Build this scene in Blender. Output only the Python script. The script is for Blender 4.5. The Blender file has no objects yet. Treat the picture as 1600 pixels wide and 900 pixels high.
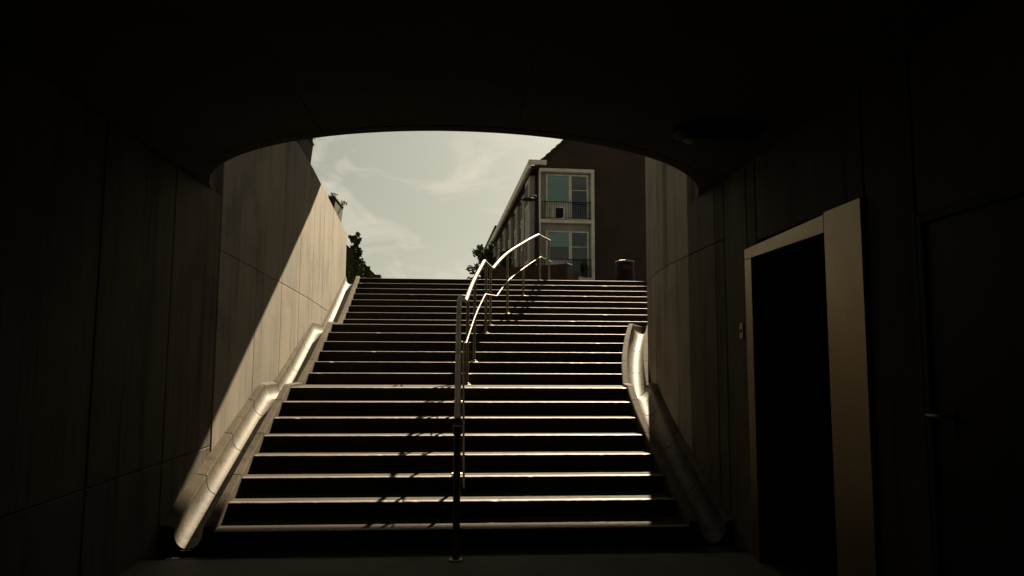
import bpy, bmesh, math, random
from mathutils import Vector, Matrix
rnd = random.Random(7)
SC = bpy.context.scene
COL = SC.collection

# ---------------------------------------------------------------- camera
cam_d = bpy.data.cameras.new("camera"); cam = bpy.data.objects.new("camera", cam_d); COL.objects.link(cam)
EYE = 1.658
RT = Vector((0.997847, -0.065419, 0.004583)); UP = Vector((-0.011035, -0.098606, 0.995065)); FW = Vector((0.064645, 0.992974, 0.099116))
M = Matrix((RT, UP, -FW)).transposed().to_4x4(); M.translation = (0, 0, EYE)
cam.matrix_world = M
cam_d.sensor_fit = 'HORIZONTAL'; cam_d.sensor_width = 36; cam_d.lens = 24.879
cam_d.clip_start = 0.05; cam_d.clip_end = 1500
SC.camera = cam

# ---------------------------------------------------------------- sun, sky, exposure
SUN = Vector((0.262, 1.0, 0.735)).normalized()
EL = math.asin(SUN.z); AZ = math.atan2(SUN.x, SUN.y)
sl = bpy.data.lights.new("sun", 'SUN'); sl.energy = 5.0; sl.angle = math.radians(0.53); sl.color = (1.0, 0.825, 0.575)
so = bpy.data.objects.new("sun", sl); COL.objects.link(so)
so.rotation_euler = (-SUN).to_track_quat('-Z', 'Y').to_euler(); so.location = SUN * 60

W = bpy.data.worlds.new("World"); SC.world = W; W.use_nodes = True
nt = W.node_tree; nt.nodes.clear()
def N(t, **k):
    n = nt.nodes.new(t)
    for a, v in k.items(): setattr(n, a, v)
    return n
wo = N('ShaderNodeOutputWorld'); bg = N('ShaderNodeBackground'); bg.inputs[1].default_value = 0.05
sky = N('ShaderNodeTexSky', sky_type='NISHITA', sun_disc=False, sun_elevation=EL, sun_rotation=AZ)
sky.air_density = 1.0; sky.dust_density = 1.6; sky.ozone_density = 1.0
hs = N('ShaderNodeHueSaturation'); hs.inputs['Saturation'].default_value = 0.22
tint = N('ShaderNodeMix', data_type='RGBA', blend_type='MULTIPLY'); tint.inputs[0].default_value = 1.0
tint.inputs[7].default_value = (0.333, 0.327, 0.264, 1)
tc = N('ShaderNodeTexCoord')
# thin cirrus: stretched, warped noise over the whole sky
mp = N('ShaderNodeMapping'); mp.inputs['Location'].default_value = (-1.242, 0.522, -0.60); mp.inputs['Scale'].default_value = (3.2, 1.5, 7.0); mp.inputs['Rotation'].default_value = (0.2, 0.55, 0.5)
wn = N('ShaderNodeTexNoise'); wn.inputs['Scale'].default_value = 1.9; wn.inputs['Detail'].default_value = 9; wn.inputs['Roughness'].default_value = 0.62; wn.inputs['Distortion'].default_value = 1.1
cr = N('ShaderNodeValToRGB'); cr.color_ramp.elements[0].position = 0.50; cr.color_ramp.elements[1].position = 0.82
mul = N('ShaderNodeMath', operation='MULTIPLY'); mul.inputs[1].default_value = 0.72
cl = N('ShaderNodeMix', data_type='RGBA', blend_type='MIX'); cl.inputs[7].default_value = (6.0, 5.4, 4.25, 1)
L = nt.links.new
L(sky.outputs[0], hs.inputs['Color']); L(hs.outputs[0], tint.inputs[6])
L(tc.outputs['Generated'], mp.inputs[0]); L(mp.outputs[0], wn.inputs['Vector']); L(wn.outputs['Fac'], cr.inputs[0]); L(cr.outputs[0], mul.inputs[0])
L(mul.outputs[0], cl.inputs[0]); L(tint.outputs[2], cl.inputs[6]); L(cl.outputs[2], bg.inputs[0]); L(bg.outputs[0], wo.inputs[0])

VS = SC.view_settings; SC.display_settings.display_device = 'sRGB'
VS.view_transform = 'Standard'; VS.look = 'None'; VS.gamma = 1.0; VS.use_curve_mapping = False; VS.exposure = 1.58
SC.render.engine = 'CYCLES'
CY = SC.cycles; CY.use_denoising = True; CY.max_bounces = 8; CY.diffuse_bounces = 5; CY.glossy_bounces = 4; CY.sample_clamp_indirect = 6.0
try: CY.denoiser = 'OPENIMAGEDENOISE'; CY.denoising_input_passes = 'RGB_ALBEDO_NORMAL'
except Exception: pass

# ---------------------------------------------------------------- materials
def new_mat(name):
    m = bpy.data.materials.new(name); m.use_nodes = True
    t = m.node_tree; b = t.nodes['Principled BSDF']
    return m, t, b
def nd(t, typ, **k):
    n = t.nodes.new(typ)
    for a, v in k.items():
        if a in n.inputs: n.inputs[a].default_value = v
        else: setattr(n, a, v)
    return n
def ramp(t, fac, stops):
    n = t.nodes.new('ShaderNodeValToRGB'); e = n.color_ramp.elements
    e[0].position, e[0].color = stops[0][0], (*stops[0][1], 1)
    e[1].position, e[1].color = stops[-1][0], (*stops[-1][1], 1)
    for p_, c_ in stops[1:-1]:
        x = e.new(p_); x.color = (*c_, 1)
    t.links.new(fac, n.inputs[0]); return n.outputs[0]
def mixc(t, a, b, fac=1.0, mode='MULTIPLY'):
    n = t.nodes.new('ShaderNodeMix'); n.data_type = 'RGBA'; n.blend_type = mode
    for s, v in ((n.inputs[0], fac), (n.inputs[6], a), (n.inputs[7], b)):
        if hasattr(v, 'is_output') or isinstance(v, bpy.types.NodeSocket): t.links.new(v, s)
        elif isinstance(v, (int, float)): s.default_value = v
        else: s.default_value = (*v, 1)
    return n.outputs[2]
def noise(t, vec, scale, detail=6, rough=0.6, dist=0.0):
    n = nd(t, 'ShaderNodeTexNoise', Scale=scale, Detail=detail, Roughness=rough, Distortion=dist)
    t.links.new(vec, n.inputs['Vector']); return n.outputs['Fac']
def mapped(t, scale, rot=(0, 0, 0)):
    g = t.nodes.new('ShaderNodeNewGeometry'); m = t.nodes.new('ShaderNodeMapping')
    m.inputs['Scale'].default_value = scale; m.inputs['Rotation'].default_value = rot
    t.links.new(g.outputs['Position'], m.inputs[0]); return m.outputs[0]
def bump(t, b, h, strength, dist):
    n = nd(t, 'ShaderNodeBump', Strength=strength, Distance=dist)
    t.links.new(h, n.inputs['Height']); t.links.new(n.outputs[0], b.inputs['Normal'])
def g3(v): return (v, v, v)

def concrete(name, base, streak=1.0, low=0.66, rough=0.8, grime=0.5, speck=0.0, spec=0.35, pores=True):
    m, t, b = new_mat(name)
    p1 = mapped(t, (1, 1, 1)); ps = mapped(t, (5.5, 5.5, 0.35)); pf = mapped(t, (26, 26, 1.1))
    big = ramp(t, noise(t, p1, 1.3, 7, 0.62), [(0.3, g3(0.62)), (0.5, g3(0.98)), (0.72, g3(1.14))])
    c = mixc(t, base, big)
    st = ramp(t, noise(t, ps, 1.0, 5, 0.6, 0.4), [(0.30, g3(low)), (0.48, g3(0.98)), (0.75, g3(1.1))])
    c = mixc(t, c, st, streak)
    board = ramp(t, noise(t, pf, 1.0, 3, 0.5), [(0.30, g3(0.74)), (0.40, g3(1.0)), (0.8, g3(1.05))])
    c = mixc(t, c, board, 0.4 * streak)
    dirt = ramp(t, noise(t, ps, 2.3, 8, 0.7, 1.2), [(0.56, g3(1.0)), (0.72, (0.40, 0.36, 0.28))])
    c = mixc(t, c, dirt, grime)
    fine = noise(t, p1, 90, 3, 0.7)
    c = mixc(t, c, ramp(t, fine, [(0.3, g3(0.80)), (0.7, g3(1.1))]), 0.8)
    oi = t.nodes.new('ShaderNodeObjectInfo')
    c = mixc(t, c, ramp(t, oi.outputs['Random'], [(0.0, (0.86, 0.87, 0.88)), (1.0, (1.08, 1.06, 1.03))]))
    h = noise(t, p1, 35, 6, 0.65)
    if pores:
        v = nd(t, 'ShaderNodeTexVoronoi', Scale=17.0); t.links.new(p1, v.inputs['Vector'])
        pm = ramp(t, v.outputs['Distance'], [(0.035, g3(0.25)), (0.075, g3(1.0))])
        c = mixc(t, c, pm, 0.55)
    if speck:
        c = mixc(t, c, ramp(t, noise(t, p1, 160, 2, 0.5), [(0.36, g3(0.35)), (0.46, g3(1.0)), (0.75, g3(1.25))]), speck)
        c = mixc(t, c, ramp(t, noise(t, p1, 9, 6, 0.75), [(0.36, (0.45, 0.4, 0.33)), (0.52, g3(1.0))]), speck)
    t.links.new(c, b.inputs['Base Color']); b.inputs['Roughness'].default_value = rough; b.inputs['Specular IOR Level'].default_value = spec
    bump(t, b, h, 0.35, 0.006)
    return m
def granite(name, gain=1.0, r0=0.55, r1=0.75, spec=0.22):
    m, t, b = new_mat(name)
    p1 = mapped(t, (1, 1, 1))
    c = ramp(t, noise(t, p1, 260, 2, 0.6), [(0.34, (0.018 * gain, 0.0145 * gain, 0.010 * gain)), (0.5, (0.065 * gain, 0.052 * gain, 0.036 * gain)), (0.68, (0.21 * gain, 0.165 * gain, 0.112 * gain))])
    c = mixc(t, c, ramp(t, noise(t, mapped(t, (0.7, 3, 3)), 2.2, 7, 0.65), [(0.32, g3(0.62)), (0.7, g3(1.15))]))
    oi = t.nodes.new('ShaderNodeObjectInfo')
    c = mixc(t, c, ramp(t, oi.outputs['Random'], [(0.0, g3(0.86)), (1.0, g3(1.12))]))
    t.links.new(c, b.inputs['Base Color'])
    t.links.new(ramp(t, noise(t, p1, 12, 6, 0.7), [(0.3, g3(r0)), (0.7, g3(r1))]), b.inputs['Roughness'])
    b.inputs['Specular IOR Level'].default_value = spec
    bump(t, b, noise(t, p1, 140, 4, 0.7), 0.45, 0.004)
    return m
def simple(name, col, rough=0.6, metal=0.0, var=0.25, scale=8.0, spec=0.5, bmp=0.0):
    m, t, b = new_mat(name)
    f = noise(t, mapped(t, (1, 1, 1)), scale, 5, 0.6)
    t.links.new(mixc(t, col, ramp(t, f, [(0.3, g3(1 - var)), (0.72, g3(1 + var * 0.4))])), b.inputs['Base Color'])
    b.inputs['Roughness'].default_value = rough; b.inputs['Metallic'].default_value = metal; b.inputs['Specular IOR Level'].default_value = spec
    if bmp: bump(t, b, noise(t, mapped(t, (1, 1, 1)), scale * 9, 4, 0.6), bmp, 0.004)
    return m
def brushed(name, col, rough, scale=(60, 60, 2), rv=0.25):
    m, t, b = new_mat(name)
    f = noise(t, mapped(t, scale), 1.0, 4, 0.6)
    t.links.new(mixc(t, col, ramp(t, f, [(0.3, g3(0.82)), (0.7, g3(1.05))])), b.inputs['Base Color'])
    t.links.new(ramp(t, noise(t, mapped(t, (3, 3, 3)), 2.0, 6, 0.7), [(0.3, g3(rough * (1 - rv))), (0.7, g3(rough * (1 + rv)))]), b.inputs['Roughness'])
    b.inputs['Metallic'].default_value = 1.0
    return m
def brickmat(name):
    m, t, b = new_mat(name)
    tcn = t.nodes.new('ShaderNodeTexCoord'); sp = t.nodes.new('ShaderNodeSeparateXYZ'); ad = t.nodes.new('ShaderNodeMath'); ad.operation = 'ADD'; cb = t.nodes.new('ShaderNodeCombineXYZ')
    t.links.new(tcn.outputs['Object'], sp.inputs[0]); t.links.new(sp.outputs[0], ad.inputs[0]); t.links.new(sp.outputs[1], ad.inputs[1])
    t.links.new(ad.outputs[0], cb.inputs[0]); t.links.new(sp.outputs[2], cb.inputs[1])
    br = nd(t, 'ShaderNodeTexBrick', Scale=1.0); br.inputs['Brick Width'].default_value = 0.22; br.inputs['Row Height'].default_value = 0.065; br.inputs['Mortar Size'].default_value = 0.01
    br.inputs['Color1'].default_value = (0.044, 0.025, 0.014, 1); br.inputs['Color2'].default_value = (0.031, 0.019, 0.0115, 1); br.inputs['Mortar'].default_value = (0.055, 0.042, 0.03, 1)
    t.links.new(cb.outputs[0], br.inputs['Vector'])
    c = mixc(t, br.outputs['Color'], ramp(t, noise(t, mapped(t, (1, 1, 1)), 0.8, 6, 0.65), [(0.3, g3(0.7)), (0.7, g3(1.15))]))
    t.links.new(c, b.inputs['Base Color']); b.inputs['Roughness'].default_value = 0.9
    bump(t, b, br.outputs['Fac'], -0.4, 0.01)
    return m
def leafmat(name, c0, c1):
    m, t, b = new_mat(name)
    g = t.nodes.new('ShaderNodeNewGeometry')
    t.links.new(ramp(t, g.outputs['Random Per Island'], [(0.0, c0), (1.0, c1)]), b.inputs['Base Color'])
    b.inputs['Roughness'].default_value = 0.7; b.inputs['Specular IOR Level'].default_value = 0.1
    return m

MT = dict(
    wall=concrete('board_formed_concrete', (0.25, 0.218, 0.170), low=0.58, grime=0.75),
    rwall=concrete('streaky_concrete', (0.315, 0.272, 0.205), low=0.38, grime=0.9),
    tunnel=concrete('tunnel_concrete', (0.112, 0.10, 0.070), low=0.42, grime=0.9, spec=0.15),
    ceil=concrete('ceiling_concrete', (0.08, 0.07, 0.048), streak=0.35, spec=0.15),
    gutter=concrete('gutter_concrete', (0.145, 0.123, 0.089), streak=0.2, rough=0.64, grime=0.6, speck=1.0, spec=0.22, pores=False),
    kerb=concrete('kerb_concrete', (0.125, 0.104, 0.075), streak=0.2, rough=0.9, grime=0.5, speck=0.7, spec=0.08, pores=False),
    floor=concrete('floor_concrete', (0.085, 0.075, 0.05), streak=0.0, rough=0.8, grime=0.2, speck=0.3, pores=False),
    step=granite('dark_granite', 0.52, 0.7, 0.85, 0.06),
    nose=granite('worn_lit_granite_nosing', 1.55, 0.55, 0.65, 0.2),  # smoother worn edge; its lighter colour also paints the sunlit line
    street=simple('street_paving', (0.10, 0.088, 0.072), 0.85, var=0.4, scale=3.0, bmp=0.3),
    steel=brushed('brushed_steel', (0.29, 0.248, 0.18), 0.58),
    frame=brushed('door_frame_steel', (0.33, 0.27, 0.175), 0.44, (2, 60, 60), 0.08),
    iron=simple('dark_cast_iron', (0.02, 0.018, 0.015), 0.7, 0.0, spec=0.2),
    black=simple('black_paint', (0.006, 0.006, 0.006), 0.6, spec=0.2),
    void=simple('dark_opening', (0.018, 0.016, 0.013), 0.7),  # near-black colour stands in for the darkness inside the doorway
    door=simple('service_door_paint', (0.012, 0.011, 0.008), 0.6, spec=0.15),
    brick=brickmat('brown_brick'),
    white=simple('weathered_white_paint', (0.72, 0.70, 0.60), 0.6, var=0.3, scale=2.0),
    render=simple('grey_render', (0.33, 0.33, 0.29), 0.8, var=0.25, scale=1.5),
    roof=simple('dark_roof_tile', (0.03, 0.022, 0.016), 0.8, var=0.4, scale=4),
    corten=simple('rusty_steel', (0.045, 0.025, 0.014), 0.85, var=0.5, scale=5, bmp=0.3),
    blind=simple('grey_blind', (0.36, 0.54, 0.50), 0.8, var=0.12, scale=2),
    room=simple('dim_room', (0.03, 0.045, 0.042), 0.8, var=0.3, scale=1.5),
    glass=None,
    bark=simple('bark', (0.07, 0.055, 0.04), 0.9, var=0.4, scale=20),
    leaf=leafmat('leaves', (0.035, 0.05, 0.018), (0.085, 0.10, 0.035)),
    binlid=simple('polished_black_lid', (0.03, 0.027, 0.022), 0.22, 0.6),
    planter=simple('dark_planter', (0.028, 0.024, 0.018), 0.7, var=0.3),
    soil=simple('soil', (0.05, 0.04, 0.03), 0.95),
    lampglass=simple('grey_diffuser', (0.012, 0.012, 0.01), 0.5, spec=0.2),
)
def glassmat():
    m, t, b = new_mat('window_glass'); b.inputs['Base Color'].default_value = (0.85, 0.95, 0.93, 1)
    b.inputs['Roughness'].default_value = 0.03; b.inputs['Transmission Weight'].default_value = 1.0; b.inputs['IOR'].default_value = 1.45
    f = noise(t, mapped(t, (1, 1, 1)), 1.2, 2, 0.5); bump(t, b, f, 0.05, 0.01)
    return m
MT['glass'] = glassmat()

# ---------------------------------------------------------------- helpers
def link(o, parent=None):
    COL.objects.link(o)
    if parent is not None: o.parent = parent
    return o
def mesh(name, verts, faces, mat, parent=None, smooth=False, fix=True):
    me = bpy.data.meshes.new(name); me.from_pydata([tuple(v) for v in verts], [], faces)
    if fix:
        bm = bmesh.new(); bm.from_mesh(me); bmesh.ops.recalc_face_normals(bm, faces=bm.faces); bm.to_mesh(me); bm.free()
    me.materials.append(mat)
    if smooth: me.polygons.foreach_set('use_smooth', [True] * len(me.polygons))
    return link(bpy.data.objects.new(name, me), parent)
def empty(name, loc=(0, 0, 0), rz=0.0):
    o = bpy.data.objects.new(name, None); o.location = loc; o.rotation_euler = (0, 0, rz); o.empty_display_size = 0.2
    return link(o)
def tag(o, label=None, cat=None, group=None, kind=None):
    if label: o['label'] = label
    if cat: o['category'] = cat
    if group: o['group'] = group
    if kind: o['kind'] = kind
    return o
BOXF = [(0, 1, 2, 3), (7, 6, 5, 4), (0, 4, 5, 1), (1, 5, 6, 2), (2, 6, 7, 3), (3, 7, 4, 0)]
class MB:
    def __init__(s): s.v = []; s.f = []
    def add(s, v, f):
        n = len(s.v); s.v += [tuple(x) for x in v]; s.f += [tuple(i + n for i in q) for q in f]; return s
    def box(s, x0, x1, y0, y1, z0, z1):
        return s.add([(x0, y0, z0), (x1, y0, z0), (x1, y1, z0), (x0, y1, z0), (x0, y0, z1), (x1, y0, z1), (x1, y1, z1), (x0, y1, z1)], BOXF)
    def sweep(s, rings, closed=True, caps=True):
        n = len(rings[0]); v = [q for r_ in rings for q in r_]; f = []
        for i in range(len(rings) - 1):
            for j in range(n if closed else n - 1):
                a = i * n + j; b_ = i * n + (j + 1) % n; f.append((a, b_, b_ + n, a + n))
        if caps and closed: f += [tuple(range(n)), tuple(range((len(rings) - 1) * n, len(rings) * n))]
        return s.add(v, f)
    def tube(s, pts, rad, seg=12):
        pts = [Vector(q) for q in pts]; rings = []
        for i, q in enumerate(pts):
            a = pts[max(0, i - 1)]; b_ = pts[min(len(pts) - 1, i + 1)]; d = (b_ - a).normalized()
            u = d.cross(Vector((0, 0, 1)));
            if u.length < 1e-3: u = Vector((1, 0, 0))
            u.normalize(); w = u.cross(d); r_ = rad[i] if isinstance(rad, (list, tuple)) else rad
            rings.append([q + (u * math.cos(2 * math.pi * k / seg) + w * math.sin(2 * math.pi * k / seg)) * r_ for k in range(seg)])
        return s.sweep(rings)
    def lathe(s, c, prof, seg=24):
        c = Vector(c); rings = [[c + Vector((r_ * math.cos(2 * math.pi * k / seg), r_ * math.sin(2 * math.pi * k / seg), z)) for k in range(seg)] for r_, z in prof]
        return s.sweep(rings)
    def build(s, name, mat, parent=None, smooth=False, bevel=0.0, seg=1):
        o = mesh(name, s.v, s.f, mat, parent, smooth)
        if bevel:
            bm = bmesh.new(); bm.from_mesh(o.data)
            ed = [e for e in bm.edges if len(e.link_faces) == 2 and e.calc_face_angle(0) > 0.6]
            bmesh.ops.bevel(bm, geom=ed, offset=bevel, segments=seg, affect='EDGES', clamp_overlap=True)
            bm.to_mesh(o.data); bm.free()
        return o
def smooth_by_angle(o, ang=0.6):
    me = o.data; bm = bmesh.new(); bm.from_mesh(me)
    for f in bm.faces: f.smooth = True
    for e in bm.edges: e.smooth = not (len(e.link_faces) == 2 and e.calc_face_angle(0) > ang)
    bm.to_mesh(me); bm.free(); return o
def lerp_table(tab, y):
    if y <= tab[0][0]: return tab[0][1]
    for (a, va), (b_, vb) in zip(tab, tab[1:]):
        if y <= b_: return va + (vb - va) * (y - a) / (b_ - a)
    return tab[-1][1]

# ---------------------------------------------------------------- plan of the stair
RISE = 0.16; GO = 0.4048
NOSE = [6.452 + (k - 1) * GO + (0.673 if k > 8 else 0) + (1.0325 if k > 14 else 0) for k in range(1, 23)]
TOPZ = 22 * RISE                                   # street level 3.52
XLT = [(5, -2.15), (6.45, -2.16), (8.07, -2.20), (9.3, -2.225), (10.8, -2.235), (12, -2.28), (13.8, -2.35), (15, -2.40), (16.66, -2.49), (18, -2.56)]
WLT = [(-20, -2.62), (10.5, -2.62), (12, -2.635), (13.9, -2.71), (15.2, -2.765), (16.8, -2.83), (18, -2.88)]
XL = lambda y: lerp_table(XLT, y)
WL = lambda y: lerp_table(WLT, y)
XR = lambda y: 2.04 + 0.04 * max(0, y - 7.8) ** 2
WR = lambda y: 2.45 + 0.04 * max(0, y - 7.8) ** 2
def ZL(y):                                          # line through the nosings, flat on the landings
    return lerp_table([(6.05, 0.0), (NOSE[7], 8 * RISE), (NOSE[8] - GO, 8 * RISE), (NOSE[13], 14 * RISE), (NOSE[14] - GO, 14 * RISE), (NOSE[21], TOPZ)], y)
CEIL = 3.38; ARC_X, ARC_Y, ARC_R = -0.08, 7.86, 2.60; Y_END = 7.62
def yarc(x): return ARC_Y - math.sqrt(max(0.0, ARC_R ** 2 - (x - ARC_X) ** 2))

# ---------------------------------------------------------------- ground, street, tunnel shell
m = MB(); m.add([(-2.9, -14, 0), (2.9, -14, 0), (2.9, 6.17, 0), (-2.9, 6.17, 0)], [(0, 1, 2, 3)])
tag(m.build('floor', MT['floor']), kind='structure')

m = MB(); zs = TOPZ - 0.012
m.add([(-400, 17.0, zs), (400, 17.0, zs), (400, 900, zs), (-400, 900, zs)], [(0, 1, 2, 3)])
m.add([(-400, 7.6, zs), (-2.86, 7.6, zs), (-3.12, 17.0, zs), (-400, 17.0, zs)], [(0, 1, 2, 3)])
ys = [7.6 + i * (17.0 - 7.6) / 12 for i in range(13)]
m.sweep([[(WR(y) + 0.3, y, zs), (400, y, zs)] for y in ys], closed=False, caps=False)
m.add([(-400, -60, zs), (-12, -60, zs), (-12, 7.6, zs), (-400, 7.6, zs)], [(0, 1, 2, 3)])
m.add([(12, -60, zs), (400, -60, zs), (400, 7.6, zs), (12, 7.6, zs)], [(0, 1, 2, 3)])
tag(m.build('street', MT['street']), kind='structure')

# lid over the underpass with the round-ended opening
NA = 56
arc = [(ARC_X - ARC_R * math.cos(math.pi * i / NA), ARC_Y - ARC_R * math.sin(math.pi * i / NA)) for i in range(NA + 1)]
arc = [a for a in arc if a[1] <= Y_END + 0.0]
xa0, xa1 = arc[0][0], arc[-1][0]
arc = [(xa0, Y_END)] + arc + [(xa1, Y_END)]
poly = [(-12, -14), (12, -14), (12, Y_END), ] + arc[::-1] + [(-12, Y_END)]
def prism(mb, poly, z0, z1):
    n = len(poly); mb.add([(x, y, z0) for x, y in poly] + [(x, y, z1) for x, y in poly],
        [tuple(range(n))[::-1], tuple(range(n, 2 * n))] + [(i, (i + 1) % n, n + (i + 1) % n, n + i) for i in range(n)]); return mb
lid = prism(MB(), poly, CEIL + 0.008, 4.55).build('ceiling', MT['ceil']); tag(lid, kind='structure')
for xa, xb in ((-2.61, -1.119), (-1.111, 0.371), (0.379, 2.47)):
    xs = [xa + (xb - xa) * i / 16 for i in range(17)]
    pp = [(xa, -13.9), (xb, -13.9)] + [(x, min(Y_END, yarc(x)) - 0.125) for x in xs[::-1]]
    prism(MB(), pp, CEIL, CEIL + 0.012).build('panel', MT['ceil'], lid)

inner = [(x, y) for x, y in arc if -2.615 < x < 2.475]
outer = [(ARC_X + (x - ARC_X) * (ARC_R + .115) / ARC_R, ARC_Y + (y - ARC_Y) * (ARC_R + .115) / ARC_R) for x, y in inner]
prism(MB(), inner + outer[::-1], CEIL - .003, CEIL + .012).build('edge_band', MT['ceil'], lid)

def wall_panel(parent, side, ya, yb, z0, z1, off=0.0, thick=0.12, mat='wall', gap=0.007, ztop=None, n=None):
    X = WL if side < 0 else WR
    n = n or max(1, int((yb - ya) / 0.22)) if side > 0 and yb > 7.8 else (3 if side < 0 and yb > 10 else 1)
    ya += gap; yb -= gap; rings = []
    for i in range(n + 1):
        y = ya + (yb - ya) * i / n; x = X(y) - side * off; zt = (ztop(y) if ztop else z1); zz = z0(y) if callable(z0) else z0
        rings.append([(x, y, zz), (x + side * thick, y, zz), (x + side * thick, y, zt), (x, y, zt)])
    o = MB().sweep(rings).build('panel', MT[mat], parent, bevel=0.006)
    return smooth_by_angle(o, 0.3)

# -- left underpass wall
lw = tag(empty('tunnel_wall', (-2.62, 2, 0)), 'dim concrete wall of the underpass left of the stair foot', 'wall'); lw_inv = lw.matrix_world
def adopt(parent, *objs):
    for o in objs:
        o.parent = parent; o.matrix_parent_inverse = Matrix.Translation(-Vector(parent.location)) if parent.rotation_euler.z == 0 else (Matrix.Translation(parent.location) @ Matrix.Rotation(parent.rotation_euler.z, 4, 'Z')).inverted()
def back(parent, pts, z0, z1, mat='wall', name='backing'):
    o = prism(MB(), pts, z0, z1).build(name, MT[mat]); adopt(parent, o); return o
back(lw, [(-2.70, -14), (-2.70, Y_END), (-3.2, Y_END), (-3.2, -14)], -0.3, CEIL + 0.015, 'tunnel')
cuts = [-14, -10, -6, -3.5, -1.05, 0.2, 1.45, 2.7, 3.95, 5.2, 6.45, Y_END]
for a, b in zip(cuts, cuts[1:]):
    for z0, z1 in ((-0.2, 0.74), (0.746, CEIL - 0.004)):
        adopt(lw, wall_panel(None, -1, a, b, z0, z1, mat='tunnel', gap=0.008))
# -- right underpass wall with the doorway
rw = tag(empty('tunnel_wall', (2.48, 2, 0)), 'dim concrete wall right of the stair foot holding the doorway', 'wall')
D0, D1, DT = 4.60, 5.84, 2.52                     # clear opening of the doorway
S0, S1, ST = 2.62, 3.66, 2.44                      # service door
for a, b, z0, z1 in ((-14, S0, -0.3, CEIL + .015), (S1, D0 - .02, -0.3, CEIL + .015), (D1 + .02, Y_END, -0.3, CEIL + .015), (D0 - .02, D1 + .02, DT + .02, CEIL + .015), (S0, S1, ST, CEIL + .015)):
    back(rw, [(2.57, a), (2.57, b), (3.1, b), (3.1, a)], z0, z1, 'tunnel')
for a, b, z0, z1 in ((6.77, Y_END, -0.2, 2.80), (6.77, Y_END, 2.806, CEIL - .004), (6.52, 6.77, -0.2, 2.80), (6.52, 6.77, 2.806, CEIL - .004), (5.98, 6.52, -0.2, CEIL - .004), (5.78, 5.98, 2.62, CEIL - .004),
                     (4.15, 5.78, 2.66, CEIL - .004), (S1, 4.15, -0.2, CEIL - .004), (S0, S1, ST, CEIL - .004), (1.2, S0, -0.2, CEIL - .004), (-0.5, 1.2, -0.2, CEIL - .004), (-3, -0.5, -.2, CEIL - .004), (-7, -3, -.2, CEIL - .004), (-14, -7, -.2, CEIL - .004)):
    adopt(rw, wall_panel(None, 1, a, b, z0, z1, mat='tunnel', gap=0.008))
tag(prism(MB(), [(-3.2, -14.3), (3.1, -14.3), (3.1, -13.95), (-3.2, -13.95)], -0.3, CEIL + .015).build('added_light_stop', MT['tunnel']), kind='structure')  # unseen end wall added to keep light out from behind the camera

# ---------------------------------------------------------------- stair side walls
def ltop(y): return 4.97 - 0.066 * (y - 10.8)
ls = tag(empty('stair_wall', (-2.62, 12, 0)), 'tall pale concrete wall left of the stairs, lower half in sun', 'wall')
cuts = [Y_END + .035, 9.0, 10.22, 11.32, 12.36, 13.42, 14.52, 15.62, 16.72]
for i, (a, b) in enumerate(zip(cuts, cuts[1:])):
    zj = lambda y: 2.80 - 0.035 * (y - 7.6)
    adopt(ls, wall_panel(None, -1, a, b, -0.3, 0, gap=0.0035, ztop=lambda y: zj(y) - .0025, mat='wall'), wall_panel(None, -1, a, b, lambda y: zj(y) + .0025, 0, gap=0.0035, ztop=ltop, mat='wall'))
yy = [Y_END + .01 + i * (16.70 - Y_END) / 12 for i in range(13)]
o = MB().sweep([[(WL(y) - .10, y, -.3), (WL(y) - .28, y, -.3), (WL(y) - .28, y, ltop(y) - .004), (WL(y) - .10, y, ltop(y) - .004)] for y in yy]).build('backing', MT['wall']); adopt(ls, o)

rs = tag(empty('stair_wall', (2.5, 12, 0)), 'curved streaky concrete wall right of the stairs, mostly in shade', 'wall')
cuts = [Y_END, 8.07, 9.1, 10.1, 11.1, 12.2, 13.3, 14.5, 15.7, 16.9]
for a, b in zip(cuts, cuts[1:]):
    adopt(rs, wall_panel(None, 1, a, b, -0.3, 2.80, gap=0.005, mat='rwall'), wall_panel(None, 1, a, b, 2.806, 5.15, gap=0.005, mat='rwall'))
yy = [Y_END + .01 + i * (16.85 - Y_END) / 30 for i in range(31)]
o = MB().sweep([[(WR(y) + .09, y, -.3), (WR(y) + .32, y, -.3), (WR(y) + .32, y, 5.14), (WR(y) + .09, y, 5.14)] for y in yy]).build('backing', MT['wall']); adopt(rs, o)

# ---------------------------------------------------------------- the stair itself
st = tag(empty('staircase', (0, 6.45, 0)), 'wide dark stone staircase of three flights climbing to the street', 'staircase')
for k in range(1, 23):
    y0 = NOSE[k - 1]; z = k * RISE
    y1 = (NOSE[k] if k < 22 else 17.06) + 0.03
    zb = z - RISE - 0.06
    prof = [(y0, zb), (y0, z - .0080), (y0 + .004, z - .0048), (y0 + .014, z - .0016), (y0 + .028, z), (y0 + .060, z), (y1, z), (y1, zb)]
    nx = 90; rings = []; wob = [rnd.uniform(-1, 1) for _ in range(nx + 1)]; chip = [max(0.0, rnd.gauss(-1.6, 1.1)) for _ in range(nx + 1)]
    for i in range(nx + 1):
        rings.append([((XL(y) - .004) + ((XR(y) + .004 if k < 15 else WR(y) + .03) - XL(y) + .004) * i / nx, y + (.0012 * wob[i] + .006 * chip[i] if y < y0 + .03 and zz > zb else 0), zz + (.0010 * wob[i] - .004 * chip[i] if zz > zb and y < y0 + .03 else 0)) for y, zz in prof])
    o = MB().sweep(rings).build('landing' if k in (8, 14, 22) else 'step', MT['step']); adopt(st, o)
    o.data.materials.append(MT['nose'])
    for f_ in o.data.polygons:
        if f_.normal.z > .25 and f_.center.y < y0 + .05: f_.material_index = 1

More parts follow.
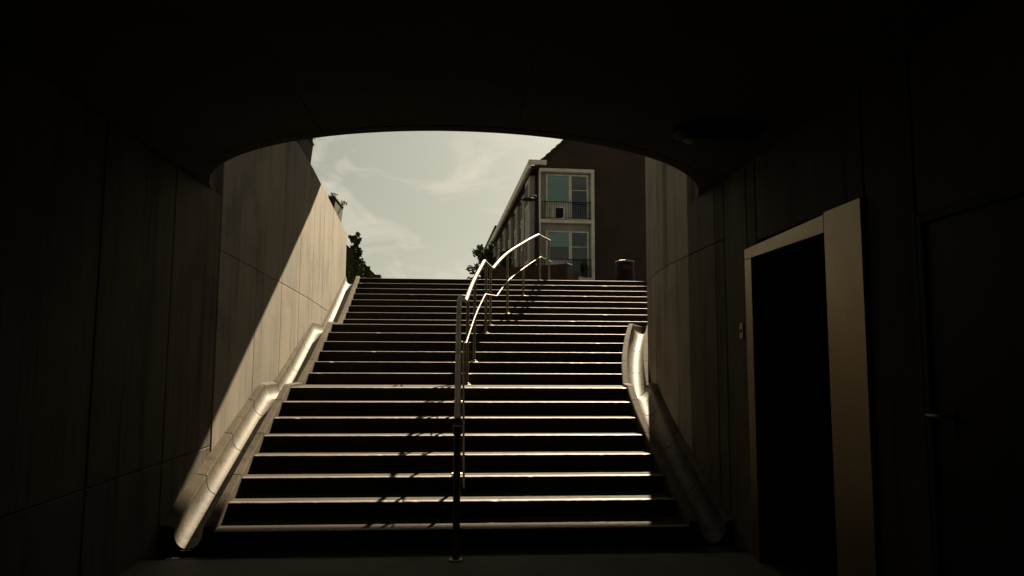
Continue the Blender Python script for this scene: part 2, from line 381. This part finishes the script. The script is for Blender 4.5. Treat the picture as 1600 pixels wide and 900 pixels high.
# ---------------------------------------------------------------- drainage gutters beside the stair
def gutter(side, label, y_end):
    X, Wf = (XL, WL) if side < 0 else (XR, WR)
    g = tag(empty('gutter', (X(6.45), 6.45, 0)), label, 'gutter', 'half-round gutters along the stair')
    ks = [6.455, NOSE[7], NOSE[8] - GO, NOSE[13], NOSE[14] - GO, NOSE[21], 17.0]
    st_ = [6.455, 7.25, 8.05, 8.85, NOSE[7] + .02, NOSE[8] - GO + .02, 10.75, 11.6, NOSE[13] + .03, NOSE[14] - GO + .03, 14.2, 15.0, 15.8, NOSE[21] + .02, y_end]
    st_ = [s for s in st_ if s < y_end - .3] + [y_end]
    for a, b in zip(st_, st_[1:]):
        a += .006; b -= .006; rings = []
        n = 8 if side > 0 else 5
        ysamp = sorted(set([a + (b - a) * i / n for i in range(n + 1)] + [k_ for k_ in ks if a < k_ < b]))
        for y in ysamp:
            w = abs(Wf(y) - X(y)) + .03; z = ZL(y)
            R_ = .135; c = .105 + R_
            pr = [(0.0, -.40), (0.0, .030), (.010, .040), (.078, .040), (.086, .030), (.090, -.010)]
            R_ = .118; c = .093 + R_
            for q in range(0, 15):
                t_ = math.pi * q / 14; pr.append((c - R_ * math.cos(t_), -.022 - .132 * math.sin(t_)))
            pr += [(c + R_ + .004, .022), (c + R_ + .014, .034), (w - .02, .052), (w, .053), (w, -.40)]
            rings.append([(X(y) + side * d, y, z + dz) for d, dz in pr])
        o = MB().sweep(rings).build('gutter_section', MT['gutter']); smooth_by_angle(o, 0.55); adopt(g, o)
        o.data.materials.append(MT['kerb'])
        for f_ in o.data.polygons:
            y_ = f_.center.y; d_ = abs(f_.center.x - X(y_)); f_.material_index = 0 if .0915 < d_ < .3295 else 1
    return g
gutter(-1, 'sunlit half-round concrete gutter between left wall and steps', 16.95)
gr = gutter(1, 'short sunlit half-round concrete gutter bending along right curved wall', 13.36)

za = 14 * RISE
adopt(gr, prism(MB(), [(XR(13.365), 13.365), (WR(13.365) + .02, 13.365), (WR(13.46) + .02, 13.46), (XR(13.46), 13.46)], za - .1, za + .045).build('end_kerb', MT['kerb'], bevel=.008))

# drain slot in front of the first riser
dg = tag(empty('drain_grate', (0, 6.31, 0)), 'dark slotted drain grate in floor before the bottom step', 'drain')
o = MB().box(-2.6, 2.46, 6.17, 6.50, -.30, -.12).build('channel', MT['black']); adopt(dg, o)
m = MB().box(-2.6, 2.46, 6.172, 6.185, -.05, .004).box(-2.6, 2.46, 6.435, 6.448, -.05, .004); adopt(dg, m.build('rim', MT['black']))
m = MB()
x = -2.59
while x < -1.95:
    m.add([(x, 6.187, -.06), (x + .008, 6.187, -.06), (x + .058, 6.433, -.06), (x + .05, 6.433, -.06), (x, 6.187, -.035), (x + .008, 6.187, -.035), (x + .058, 6.433, -.035), (x + .05, 6.433, -.035)], BOXF); x += .034
adopt(dg, MB().box(-1.90, 2.45, 6.187, 6.433, -.06, -.008).build('added_dark_plate', MT['black'], bevel=.004))  # solid black plate added to hide bright dots along the slot
o = m.build('grating', MT['iron']); o['kind'] = 'stuff'; adopt(dg, o)

# ---------------------------------------------------------------- handrail
HT = [(5.6, -.055), (6.05, -.06), (7.5, -.075), (8.6, -.085), (9.3, -.075), (9.95, -.005), (10.8, .11), (11.8, .29), (12.75, .46), (14.23, .80), (15.44, 1.21), (16.7, 1.70), (17.5, 2.10), (18.2, 2.45)]
def XH(y):                                          # smooth curve through the table
    for i in range(1, len(HT) - 2):
        if HT[i][0] <= y <= HT[i + 1][0]:
            (ya, a), (yb, b) = HT[i], HT[i + 1]; d = yb - ya; t = (y - ya) / d
            ma = (b - HT[i - 1][1]) / (yb - HT[i - 1][0]) * d; mb = (HT[i + 2][1] - a) / (HT[i + 2][0] - ya) * d
            return (2 * t ** 3 - 3 * t ** 2 + 1) * a + (t ** 3 - 2 * t ** 2 + t) * ma + (3 * t ** 2 - 2 * t ** 3) * b + (t ** 3 - t ** 2) * mb
    return lerp_table(HT, y)
RZ = [(6.05, 1.13), (9.30, 2.46), (9.95, 2.46), (11.85, 3.29), (12.85, 3.29), (16.75, 4.62), (17.48, 4.60)]
LZ = [(6.42, 0.50), (8.72, 1.86), (9.55, 1.86), (11.62, 2.71), (12.95, 2.80), (16.75, 4.09), (17.45, 4.06)]
hr = tag(empty('handrail', (XH(6.05), 6.05, 0)), 'brushed steel handrail dividing the stair, bright rails on thin posts', 'handrail')
def railpts(tab, off, n=40):
    y0, y1 = tab[0][0], tab[-1][0]; ysx = [y0 + (y1 - y0) * i / n for i in range(n + 1)] + [t[0] + d for t in tab[1:-1] for d in (-.05, 0, .05)]
    out = []
    for y in sorted(set(round(v, 4) for v in ysx)):
        z = (lerp_table(tab, y - .03) + lerp_table(tab, y) + lerp_table(tab, y + .03)) / 3
        out.append((XH(y) + off, y, z))
    return out
o = MB().tube(railpts(RZ, 0.0), 0.030, 18).build('top_rail', MT['steel'], smooth=True); smooth_by_angle(o, .9); adopt(hr, o)
o = MB().tube(railpts(LZ, 0.062), 0.0105, 12).build('lower_rail', MT['steel'], smooth=True); smooth_by_angle(o, .9); adopt(hr, o)
for y, k in ((6.05, 0), (7.40, 3), (8.95, 7), (10.2, 8), (10.95, 10), (12.1, 13), (12.62, 14), (14.38, 16), (15.6, 19), (16.85, 22), (17.42, 22)):
    x = XH(y); zb = k * RISE; zt = lerp_table(RZ, y) - .02
    po = MB().tube([(x, y, zb), (x, y, zt)], 0.030 if k == 0 else 0.022, 14).build('post', MT['steel'], smooth=True); smooth_by_angle(po, .9)
    bp = MB().lathe((x, y, zb), [(.062, -.002), (.062, .008), (.056, .012), (.03, .014), (.03, .03), (.023, .034)], 20).build('base_plate', MT['steel'])
    smooth_by_angle(bp, .5)
    zl = lerp_table(LZ, y)
    adopt(hr, po); bp.parent = po
    if y > 6.42: setattr(MB().tube([(x, y, zl), (x + .064, y, zl)], .009, 8).build('bracket', MT['steel'], smooth=True), 'parent', po)
    if k == 0: setattr(MB().lathe((x, y, 1.02), [(.03, 0), (.04, .01), (.04, .07), (.03, .08)], 20).build('clamp', MT['steel']), 'parent', po)

# ---------------------------------------------------------------- doorway, service door, ceiling lamp
dw = tag(empty('doorway', (2.48, 5.28, 0)), 'dark doorway in right wall framed by wide metal cladding', 'doorway')
XF = 2.45
m = MB().box(XF - .028, XF + .10, D1, 5.98, 0, DT); adopt(dw, m.build('jamb', MT['frame'], bevel=.003))
m = MB().box(XF - .028, XF + .10, 4.15, D0, 0, 2.66); o = m.build('jamb', MT['frame'], bevel=.003); o['label'] = 'wide near jamb panel of brushed metal'; adopt(dw, o)
m = MB().add([(XF - .028, D0 + .003, DT), (XF + .10, D0 + .003, DT), (XF + .10, 5.98, DT + .003), (XF - .028, 5.98, DT + .003), (XF - .028, D0 + .003, 2.645), (XF + .10, D0 + .003, 2.645), (XF + .10, 5.98, 2.615), (XF - .028, 5.98, 2.615)], BOXF)
adopt(dw, m.build('lintel', MT['frame'], bevel=.003))
m = MB()
for q in ([(XF + .1, D0), (XF + .1, D0 - .02), (5.0, D0 - .02), (5.0, D0)], [(XF + .1, D1 + .02), (XF + .1, D1), (5.0, D1), (5.0, D1 + .02)], [(5.0, D0 - .02), (5.05, D0 - .02), (5.05, D1 + .02), (5.0, D1 + .02)]): prism(m, q, 0, DT)
adopt(dw, m.build('passage', MT['void']))
m = MB().box(XF + .1, 5.05, D0 - .02, D1 + .02, DT, DT + .05); adopt(dw, m.build('passage_ceiling', MT['void']))
m = MB().box(XF + .02, 5.05, D0 - .02, D1 + .02, -.05, .004); adopt(dw, m.build('threshold', MT['void']))
cp = tag(MB().box(XF - .012, XF + .01, 6.10, 6.18, 1.84, 1.98).build('call_plate', MT['frame'], bevel=.004), 'small metal button plate on wall beside the doorway', 'button plate')
b_ = MB().add(*(lambda c: (c.v, c.f))(MB().tube([(XF - .018, 6.14, 1.91), (XF - .008, 6.14, 1.91)], .016, 14))).build('button', MT['iron']); b_.parent = cp

sd = tag(empty('service_door', (2.48, 3.14, 0)), 'plain dark service door with lever handle near right edge', 'door')
leaf = MB().box(XF + .012, XF + .06, S0 + .05, S1 - .05, .01, ST - .05).build('door_leaf', MT['door'], bevel=.003); adopt(sd, leaf)
m = MB().box(XF - .004, XF + .07, S0, S0 + .045, 0, ST).box(XF - .004, XF + .07, S1 - .045, S1, 0, ST).box(XF - .004, XF + .07, S0 + .045, S1 - .045, ST - .045, ST)
adopt(sd, m.build('door_frame', MT['iron'], bevel=.003))
m = MB().tube([(XF + .012, 3.46, 1.375), (XF - .04, 3.46, 1.375), (XF - .05, 3.47, 1.375), (XF - .05, 3.58, 1.375)], .010, 10).lathe((0, 0, 0), [(.001, 0), (.001, .001)], 3)
hdl = m.build('handle', MT['steel'], smooth=True); hdl.parent = leaf
setattr(MB().box(XF + .004, XF + .013, 3.44, 3.48, 1.27, 1.42).build('handle_plate', MT['iron'], bevel=.003), 'parent', leaf)

cl_ = tag(empty('ceiling_lamp', (1.87, 5.06, CEIL)), 'unlit black oblong lamp fixed under the ceiling', 'lamp')
def oval(L_, w, z0, z1, mat, name, shrink=0.0):
    ring = []
    for i in range(28):
        a = 2 * math.pi * i / 28; ring.append((1.87 + L_ / 2 * abs(math.cos(a)) ** .5 * math.copysign(1, math.cos(a)), 5.06 + w / 2 * abs(math.sin(a)) ** .7 * math.copysign(1, math.sin(a))))
    rr = [[(x, y, z1) for x, y in ring], [(x, y, (z0 + z1) / 2) for x, y in ring], [(1.87 + (x - 1.87) * (1 - shrink), 5.06 + (y - 5.06) * (1 - shrink), z0) for x, y in ring]]
    o = MB().sweep(rr).build(name, mat); adopt(cl_, o)
oval(.66, .34, CEIL - .075, CEIL - .001, MT['black'], 'housing', .12)
oval(.52, .22, CEIL - .105, CEIL - .070, MT['lampglass'], 'diffuser', .25)

# ---------------------------------------------------------------- deck high above the stair (out of frame), it throws the slanting shadow
YE = 16.0; ZE = 0.735 * YE - 4.68
dk = MB().box(-14, 20, 11.0, YE, ZE, ZE + .7).build('bridge_deck', MT['ceil']); tag(dk, kind='structure')
for x in (-9.5, 13.5):
    pr = MB().lathe((x, 13.5, TOPZ - .02), [(.45, 0), (.45, ZE - TOPZ + .02 - .3), (.8, ZE - TOPZ + .018)], 20).build('pier', MT['ceil']); pr.parent = dk

# ---------------------------------------------------------------- flower boxes on the left wall
def leaf_cloud(name, mat, parent, centres, n, size, squash=1.0, seed=1):
    r_ = random.Random(seed); v = []; f = []
    for i in range(n):
        c, rad = centres[r_.randrange(len(centres))]
        d = Vector((r_.gauss(0, 1), r_.gauss(0, 1), r_.gauss(0, 1))).normalized() * rad * r_.random() ** .45
        d.z *= squash; p_ = Vector(c) + d; s = size * r_.uniform(.6, 1.35)
        u = Vector((r_.gauss(0, 1), r_.gauss(0, 1), r_.gauss(0, .7))).normalized(); w = u.cross(Vector((r_.gauss(0, 1), r_.gauss(0, 1), r_.gauss(0, 1)))).normalized(); nn = u.cross(w)
        a = len(v)
        v += [p_ - u * s * .5, p_ - u * s * .1 + w * s * .26 + nn * s * .05, p_ + u * s * .55, p_ - u * s * .1 - w * s * .26 + nn * s * .05]
        f += [(a, a + 1, a + 2), (a, a + 2, a + 3)]
    return mesh(name, v, f, mat, parent, fix=False)
for (ya, yb, zt, lab) in ((11.15, 12.05, 5.28, 'dark planter box with leaves on left wall, nearest the arch'), (15.0, 15.95, 5.02, 'small dark planter box with leaves near left wall far end')):
    xw = WL((ya + yb) / 2); zb = ltop(ya) + .004
    e = tag(empty('planter_box', (xw - .2, (ya + yb) / 2, zb)), lab, 'planter', 'planter boxes on the left wall')
    m = MB(); rings = []
    for y in (ya, yb):
        rings.append([(xw - .27, y, zb), (xw - .05, y, zb - .02 if y == yb else zb), (xw - .015, y, zt), (xw - .32, y, zt)])
    adopt(e, m.sweep(rings).build('box', MT['planter'], bevel=.01))
    adopt(e, MB().box(xw - .33, xw + .0, ya - .015, yb + .015, zt, zt + .03).build('rim', MT['planter'], bevel=.006))
    cs = [((xw - .10 + rnd.uniform(-.08, .08), ya + (yb - ya) * (i + .5) / 6, zt + .05 + rnd.uniform(0, .05)), .10) for i in range(6)]
    adopt(e, leaf_cloud('plant', MT['leaf'], None, cs, 420, .05, .7, int(ya)))

# ---------------------------------------------------------------- trees and shrubs at street level
def tree(name, base, height, crown, label, cat, n, size, seed, spread, group=None, trunk=.05, start=.3):
    r_ = random.Random(seed); e = tag(empty(name, base), label, cat, group)
    B = Vector(base); top = B + Vector((spread[0] * .1, 0, height * .92)); m = MB()
    mid = B.lerp(top, .5) + Vector((r_.uniform(-.1, .1), 0, 0))
    m.tube([B + Vector((0, 0, -.05)), mid, top], [trunk, trunk * .7, trunk * .2], 8); cs = []
    for i in range(crown):
        t = start + (1 - start) * (i + .5) / crown; a = r_.uniform(0, 6.28); p0 = B.lerp(mid, t * 2) if t < .5 else mid.lerp(top, t * 2 - 1)
        w = (1 - abs(t - .45) * .9) * r_.uniform(.45, 1.0)
        p1 = p0 + Vector((math.cos(a) * spread[0] * w, math.sin(a) * spread[1] * w, height * r_.uniform(.06, .2)))
        m.tube([p0, p0.lerp(p1, .5) + Vector((0, 0, .03)), p1], [trunk * .35, trunk * .25, trunk * .1], 5)
        for q in (.45, .75, 1.0): cs.append((p0.lerp(p1, q), spread[0] * r_.uniform(.13, .26)))
    cs.append((top, spread[0] * .2))
    adopt(e, m.build('trunk', MT['bark'])); adopt(e, leaf_cloud('crown', MT['leaf'], None, cs, n, size, 1.0, seed + 5))
    return e
zs0 = TOPZ - .012
tree('shrub', (-2.97, 18.6, zs0), 1.32, 24, 'dense dark leafy shrub beside the left wall end', 'shrub', 2600, .072, 5, (.30, .40), trunk=.03, start=.12)
tree('shrub', (-2.82, 19.3, zs0), .70, 14, 'lower dark shrub sloping down right of the leafy shrub', 'shrub', 900, .07, 11, (.26, .3), trunk=.02, start=.05)
lwb = tag(MB().add([(-3.7, 19.9, zs0), (-2.46, 19.9, zs0), (-2.46, 20.3, zs0), (-3.7, 20.3, zs0), (-3.7, 19.9, 5.18), (-2.46, 19.9, 3.90), (-2.46, 20.3, 3.90), (-3.7, 20.3, 5.18)], BOXF).build('garden_wall', MT['planter'], bevel=.02), 'dark sloping garden wall at the top left of the stairs', 'wall')
cap = MB().box(-2.70, -2.38, 19.8, 20.2, 3.86, 3.97).build('cap_stone', MT['planter'], bevel=.015); cap.parent = lwb
tree('tree', (.66, 27.0, zs0), 2.30, 20, 'small dark leafy tree against the sky left of the houses', 'tree', 1300, .17, 21, (.72, .75), trunk=.05, start=.40)
tree('tree', (1.62, 29.5, zs0), 2.50, 24, 'dark bushy tree in front of the far house facade', 'tree', 3600, .15, 34, (.55, .7), trunk=.05, start=.2)
tree('potted_shrub', (2.05, 21.5, zs0 + .1), .95, 10, 'small shrub behind the rusty planter wall', 'shrub', 700, .09, 44, (.3, .3), trunk=.02, start=.4)

# rusty planter wall behind the rail top
cw = tag(empty('planter_wall', (1.7, 19.6, zs0)), 'low rusty brown planter wall behind the upper handrail end', 'planter')
def quadbox(pts, z0, z1, name, mat, bevel=.0):
    return prism(MB(), pts, z0, z1).build(name, mat, bevel=bevel)
adopt(cw, quadbox([(.68, 20.3), (2.66, 19.0), (2.86, 19.3), (.88, 20.6)], zs0, 4.235, 'panel', MT['corten'], .008))
adopt(cw, quadbox([(2.665, 18.99), (2.74, 18.95), (2.93, 19.28), (2.863, 19.31)], zs0, 4.25, 'end_post', MT['planter'], .008))
adopt(cw, quadbox([(.88, 20.62), (2.86, 19.32), (3.2, 19.9), (1.2, 21.2)], zs0, 4.1, 'soil', MT['soil']))

# litter bin
bn = tag(empty('litter_bin', (4.22, 18.5, zs0)), 'black cylindrical litter bin with shiny domed lid at stair top', 'bin')
adopt(bn, smooth_by_angle(MB().lathe((4.22, 18.5, zs0), [(.24, 0), (.245, .02), (.245, .70), (.24, .71)], 36).build('body', MT['black']), .5))
adopt(bn, smooth_by_angle(MB().lathe((4.22, 18.5, zs0), [(.25, .705), (.256, .715), (.256, .735), (.24, .752), (.16, .772), (.08, .782), (.002, .785)], 36).build('lid', MT['steel']), .5))
adopt(bn, MB().box(4.22 - .11, 4.22 + .11, 18.5 - .252, 18.5 - .235, zs0 + .50, zs0 + .62).build('slot', MT['void'], bevel=.01))

# ---------------------------------------------------------------- street lamp
sp_ = tag(empty('street_lamp', (2.62, 25.6, zs0)), 'dark street lamp with flat round head before the house corner', 'street lamp')
adopt(sp_, MB().tube([(2.62, 25.6, zs0), (2.62, 25.6, 5.5), (2.62, 25.6, 7.72)], [.06, .05, .035], 12).build('pole', MT['iron'], smooth=True))
adopt(sp_, MB().tube([(2.62, 25.6, 7.6), (2.5, 25.6, 7.66), (2.3, 25.6, 7.62)], .02, 8).build('arm', MT['iron'], smooth=True))
adopt(sp_, smooth_by_angle(MB().lathe((2.26, 25.6, 7.46), [(.03, .0), (.27, .03), (.29, .05), (.27, .065), (.10, .085), (.03, .11)], 28).build('lamp_head', MT['iron']), .5))

# ---------------------------------------------------------------- apartment house
RZH = math.radians(2.6)
def house(name, origin, w, depth, eave, ridge_run, slope, label, mats, zbase):
    h = tag(empty(name, origin, RZH), label, 'house')
    H = []
    def put(o): o.parent = h; return o
    E_ = eave; rx = ridge_run; rz = E_ + rx * slope
    # brick shell: gable prism run along y
    prof = [(0, 0), (w, 0), (w, E_ - (w - 2 * rx) * 0), (rx, rz - .1), (0, E_)]
    rings = [[(x, y, z) for x, z in prof] for y in (0, depth)]
    put(MB().sweep(rings).build('wall', mats['wall']))
    # stepped tile courses on both slopes
    ntile = int(rx / .23)
    for sgn in (0, 1):
        pr = []
        for i in range(ntile + 1):
            x = -0.42 + (rx + .42) * i / ntile; z = E_ + (x) * slope
            if i: pr.append((x, z + .03))
            pr.append((x, z + .09))
        pr += [(rx, rz - .16), (-.42, E_ - .42 * slope - .10)]
        pr = [((x if not sgn else w - x), z) for x, z in pr]
        put(MB().sweep([[(x, y, z) for x, z in pr] for y in (-.12, depth + .12)]).build('roof', mats['roof']))
    return h
HZ = zs0
O = Vector((3.44, 33.5, HZ))
h = house('apartment_house', O, 11.0, 26.0, 11.12 - HZ, 5.5, 0.93, 'brown brick apartment house with white framed balconies on its gable', dict(wall=MT['brick'], roof=MT['roof']), HZ)
def hp(mb, name, mat, parent=h, bevel=0.0):
    o = mb.build(name, mat, bevel=bevel); o.parent = parent; return o
fx = lambda X: X - O.x; fz = lambda Z: Z - HZ
# eave box and soffit along the street side, return on the gable
hp(MB().box(-.52, -.40, -.28, 26.2, fz(10.80), fz(11.16)), 'fascia', MT['white'], bevel=.01)
hp(MB().box(-.40, .0, -.26, 26.2, fz(10.86), fz(10.92)), 'soffit', MT['roof'])
hp(MB().box(-.52, .36, -.32, -.16, fz(10.97), fz(11.20)), 'fascia_return', MT['white'], bevel=.01)
# white frame of the balcony stack on the gable
FL, FR = fx(3.46), fx(6.13)
hp(MB().box(FL, FR, -.34, -.002, fz(10.64), fz(10.80)), 'frame_head', MT['white'], bevel=.01)
hp(MB().box(FR - .15, FR, -.338, -.004, HZ - HZ, fz(10.64)), 'frame_post', MT['white'], bevel=.01)
hp(MB().box(FL + .001, FL + .05, -.338, -.004, 0, fz(10.64)), 'frame_post', MT['white'], bevel=.01)
for zsl in (8.30, 5.52, 2.75 + 3.0 - 5.0 + 3.0):
    if fz(zsl) > .2: hp(MB().box(FL + .05, FR - .15, -.32, -.003, fz(zsl) - .16, fz(zsl)), 'balcony_slab', MT['white'], bevel=.01)
hp(MB().box(FL + .05, FR - .15, -.055, -.002, 0.0, fz(10.64)), 'back_panel', MT['render'])
def bay(zf, half):
    g0, g1, d0, d1 = fx(3.87), fx(4.90), fx(5.06), fx(5.80); zt = fz(zf) + 2.17
    zb = fz(zf) + .86
    # fixed window above a white panel, glazed door beside it
    for (a, b, z0, z1, nm) in ((g0 - .08, g1 + .08, zb - .07, zt + .07, 'window'), (d0 - .08, d1 + .08, fz(zf) + .02, zt + .07, 'balcony_door')):
        m = MB().box(a, a + .08, -.13, -.05, z0, z1).box(b - .08, b, -.13, -.05, z0, z1).box(a + .08, b - .08, -.128, -.052, z1 - .07, z1).box(a + .08, b - .08, -.128, -.052, z0, z0 + .07)
        if nm == 'balcony_door': m.box(a + .08, b - .08, -.11, -.06, (z0 + z1) / 2 + .33, (z0 + z1) / 2 + .37)
        wn_ = hp(m, nm, MT['white'], bevel=.006)
        pn = MB().box(a + .08, b - .08, -.095, -.085, z0 + .07, z1 - .07).build('pane', MT['glass']); pn.parent = wn_
        cu = MB().box(a + .08, b - .08, -.064, -.058, z0 + .07 if nm != 'window' or not half else z0 + .07 + .62, z1 - .07).build('blind', MT['blind'] if nm == 'window' else MT['room']); cu.parent = wn_
        if half and nm == 'window':
            rm = MB().box(a + .08, b - .08, -.060, -.0565, z0 + .07, z0 + .69).build('dim_room', MT['room']); rm.parent = wn_
    hp(MB().box(g0 - .08, g1 + .08, -.11, -.052, fz(zf) + .03, zb - .075), 'panel', MT['white'], bevel=.008)
    m = MB().box(FL + .10, FR - .17, -.315, -.285, fz(zf) + .82, fz(zf) + .86).box(FL + .10, FR - .17, -.31, -.29, fz(zf) + .05, fz(zf) + .08)
    x = FL + .12
    while x < FR - .17: m.box(x, x + .018, -.308, -.292, fz(zf) + .08, fz(zf) + .82); x += .115
    o = hp(m, 'railing', MT['black']); o['kind'] = 'stuff'
bay(8.32, False); bay(5.54, True)
# air conditioner standing on the upper balcony
ac = tag(empty('air_conditioner', O + Vector((fx(4.34), -.22, fz(8.32)))), 'white air conditioning unit behind the upper balcony railing', 'air conditioner')
X0 = O.x; 
adopt(ac, MB().box(4.02, 4.66, 33.5 - .26, 33.5 - .14, 8.34, 8.93).build('casing', MT['white'], bevel=.015))
adopt(ac, MB().box(4.24, 4.62, 33.5 - .268, 33.5 - .258, 8.40, 8.87).build('fan_grille', MT['black'], bevel=.004))
pt = tag(empty('potted_plant', O + Vector((fx(5.75), -.2, fz(5.54)))), 'dark potted plant on the lower balcony right side', 'plant')
adopt(pt, MB().lathe((5.70, 33.3, 5.54), [(.09, 0), (.13, .22), (.12, .23)], 14).build('pot', MT['planter']))
adopt(pt, leaf_cloud('leaves', MT['leaf'], None, [((5.70, 33.3, 5.54 + .4), .18), ((5.66, 33.3, 5.54 + .6), .14)], 260, .09, 1.1, 9))
# street side: bays of light render, windows, downpipe
side_bays = [(0.5, 2.2), (4.2, 5.6), (7.4, 8.8), (10.8, 12.4), (14.6, 16.2), (18.6, 20.4), (22.6, 24.6)]
for i, (a, b) in enumerate(side_bays):
    hp(MB().box(-.16 if i else -.36, -.002, a, b, 0, fz(10.62)), 'render_bay', MT['render'], bevel=.01)
    for zf in (8.32, 5.54):
        xo = -.16 if i else -.36
        wn_ = hp(MB().box(xo - .05, xo - .003, b + .35, b + 1.15, fz(zf) + .8, fz(zf) + 2.1) if False else MB().box(xo - .04, xo - .003, a + .25, b - .25, fz(zf) + .85, fz(zf) + 2.1), 'window', MT['white'], bevel=.006)
        pn = MB().box(xo - .046, xo - .041, a + .33, b - .33, fz(zf) + .93, fz(zf) + 2.02).build('pane', MT['room']); pn.parent = wn_
    for zf in (8.32, 5.54):
        if b + 1.3 < 26:
            wn_ = hp(MB().box(-.05, -.003, b + .45, b + 1.15, fz(zf) + .85, fz(zf) + 2.1), 'window', MT['white'], bevel=.006)
            pn = MB().box(-.056, -.051, b + .52, b + 1.08, fz(zf) + .93, fz(zf) + 2.02).build('pane', MT['room']); pn.parent = wn_
hp(MB().tube([(-.09, .28, 0), (-.09, .28, fz(10.85))], .045, 10), 'downpipe', MT['iron'])
# second house further along the street
h2 = house('row_house', Vector((3.0, 60.6, HZ)), 10.0, 22.0, 13.0 - HZ, 5.0, .9, 'far dark row house beyond the apartment house, only its eave showing', dict(wall=MT['brick'], roof=MT['roof']), HZ)
o = MB().box(-.62, -.42, -.4, 22, 12.65 - HZ, 13.08 - HZ).build('fascia', MT['iron'], bevel=.02); o.parent = h2
for i in range(5):
    o = MB().box(-.1, -.004, 1 + i * 4.2, 3 + i * 4.2, 6.0 - HZ, 11.6 - HZ).build('render_bay', MT['render'], bevel=.01); o.parent = h2

# a few dry leaves blown onto the first landing
for i, (x, y, r_, lab) in enumerate(((-.93, 9.50, .4, 'curled dry leaf on first landing, the left one of two'), (-.84, 9.53, 2.1, 'curled dry leaf on first landing, the right one of two'))):
    v = [(-.035, 0, .004), (-.01, .018, .014), (.03, .010, .020), (.045, 0, .012), (.028, -.012, .022), (-.012, -.018, .012), (0, 0, .003), (.02, 0, .006)]
    c_, s_ = math.cos(r_), math.sin(r_)
    v = [(x + a * c_ - b * s_, y + a * s_ + b * c_, 8 * RISE + z) for a, b, z in v]
    tag(mesh('fallen_leaf', v, [(0, 1, 6), (1, 2, 7, 6), (2, 3, 7), (3, 4, 7), (4, 5, 6, 7), (5, 0, 6)], MT['bark'], fix=False), lab, 'leaf', 'dry leaves on the landing')
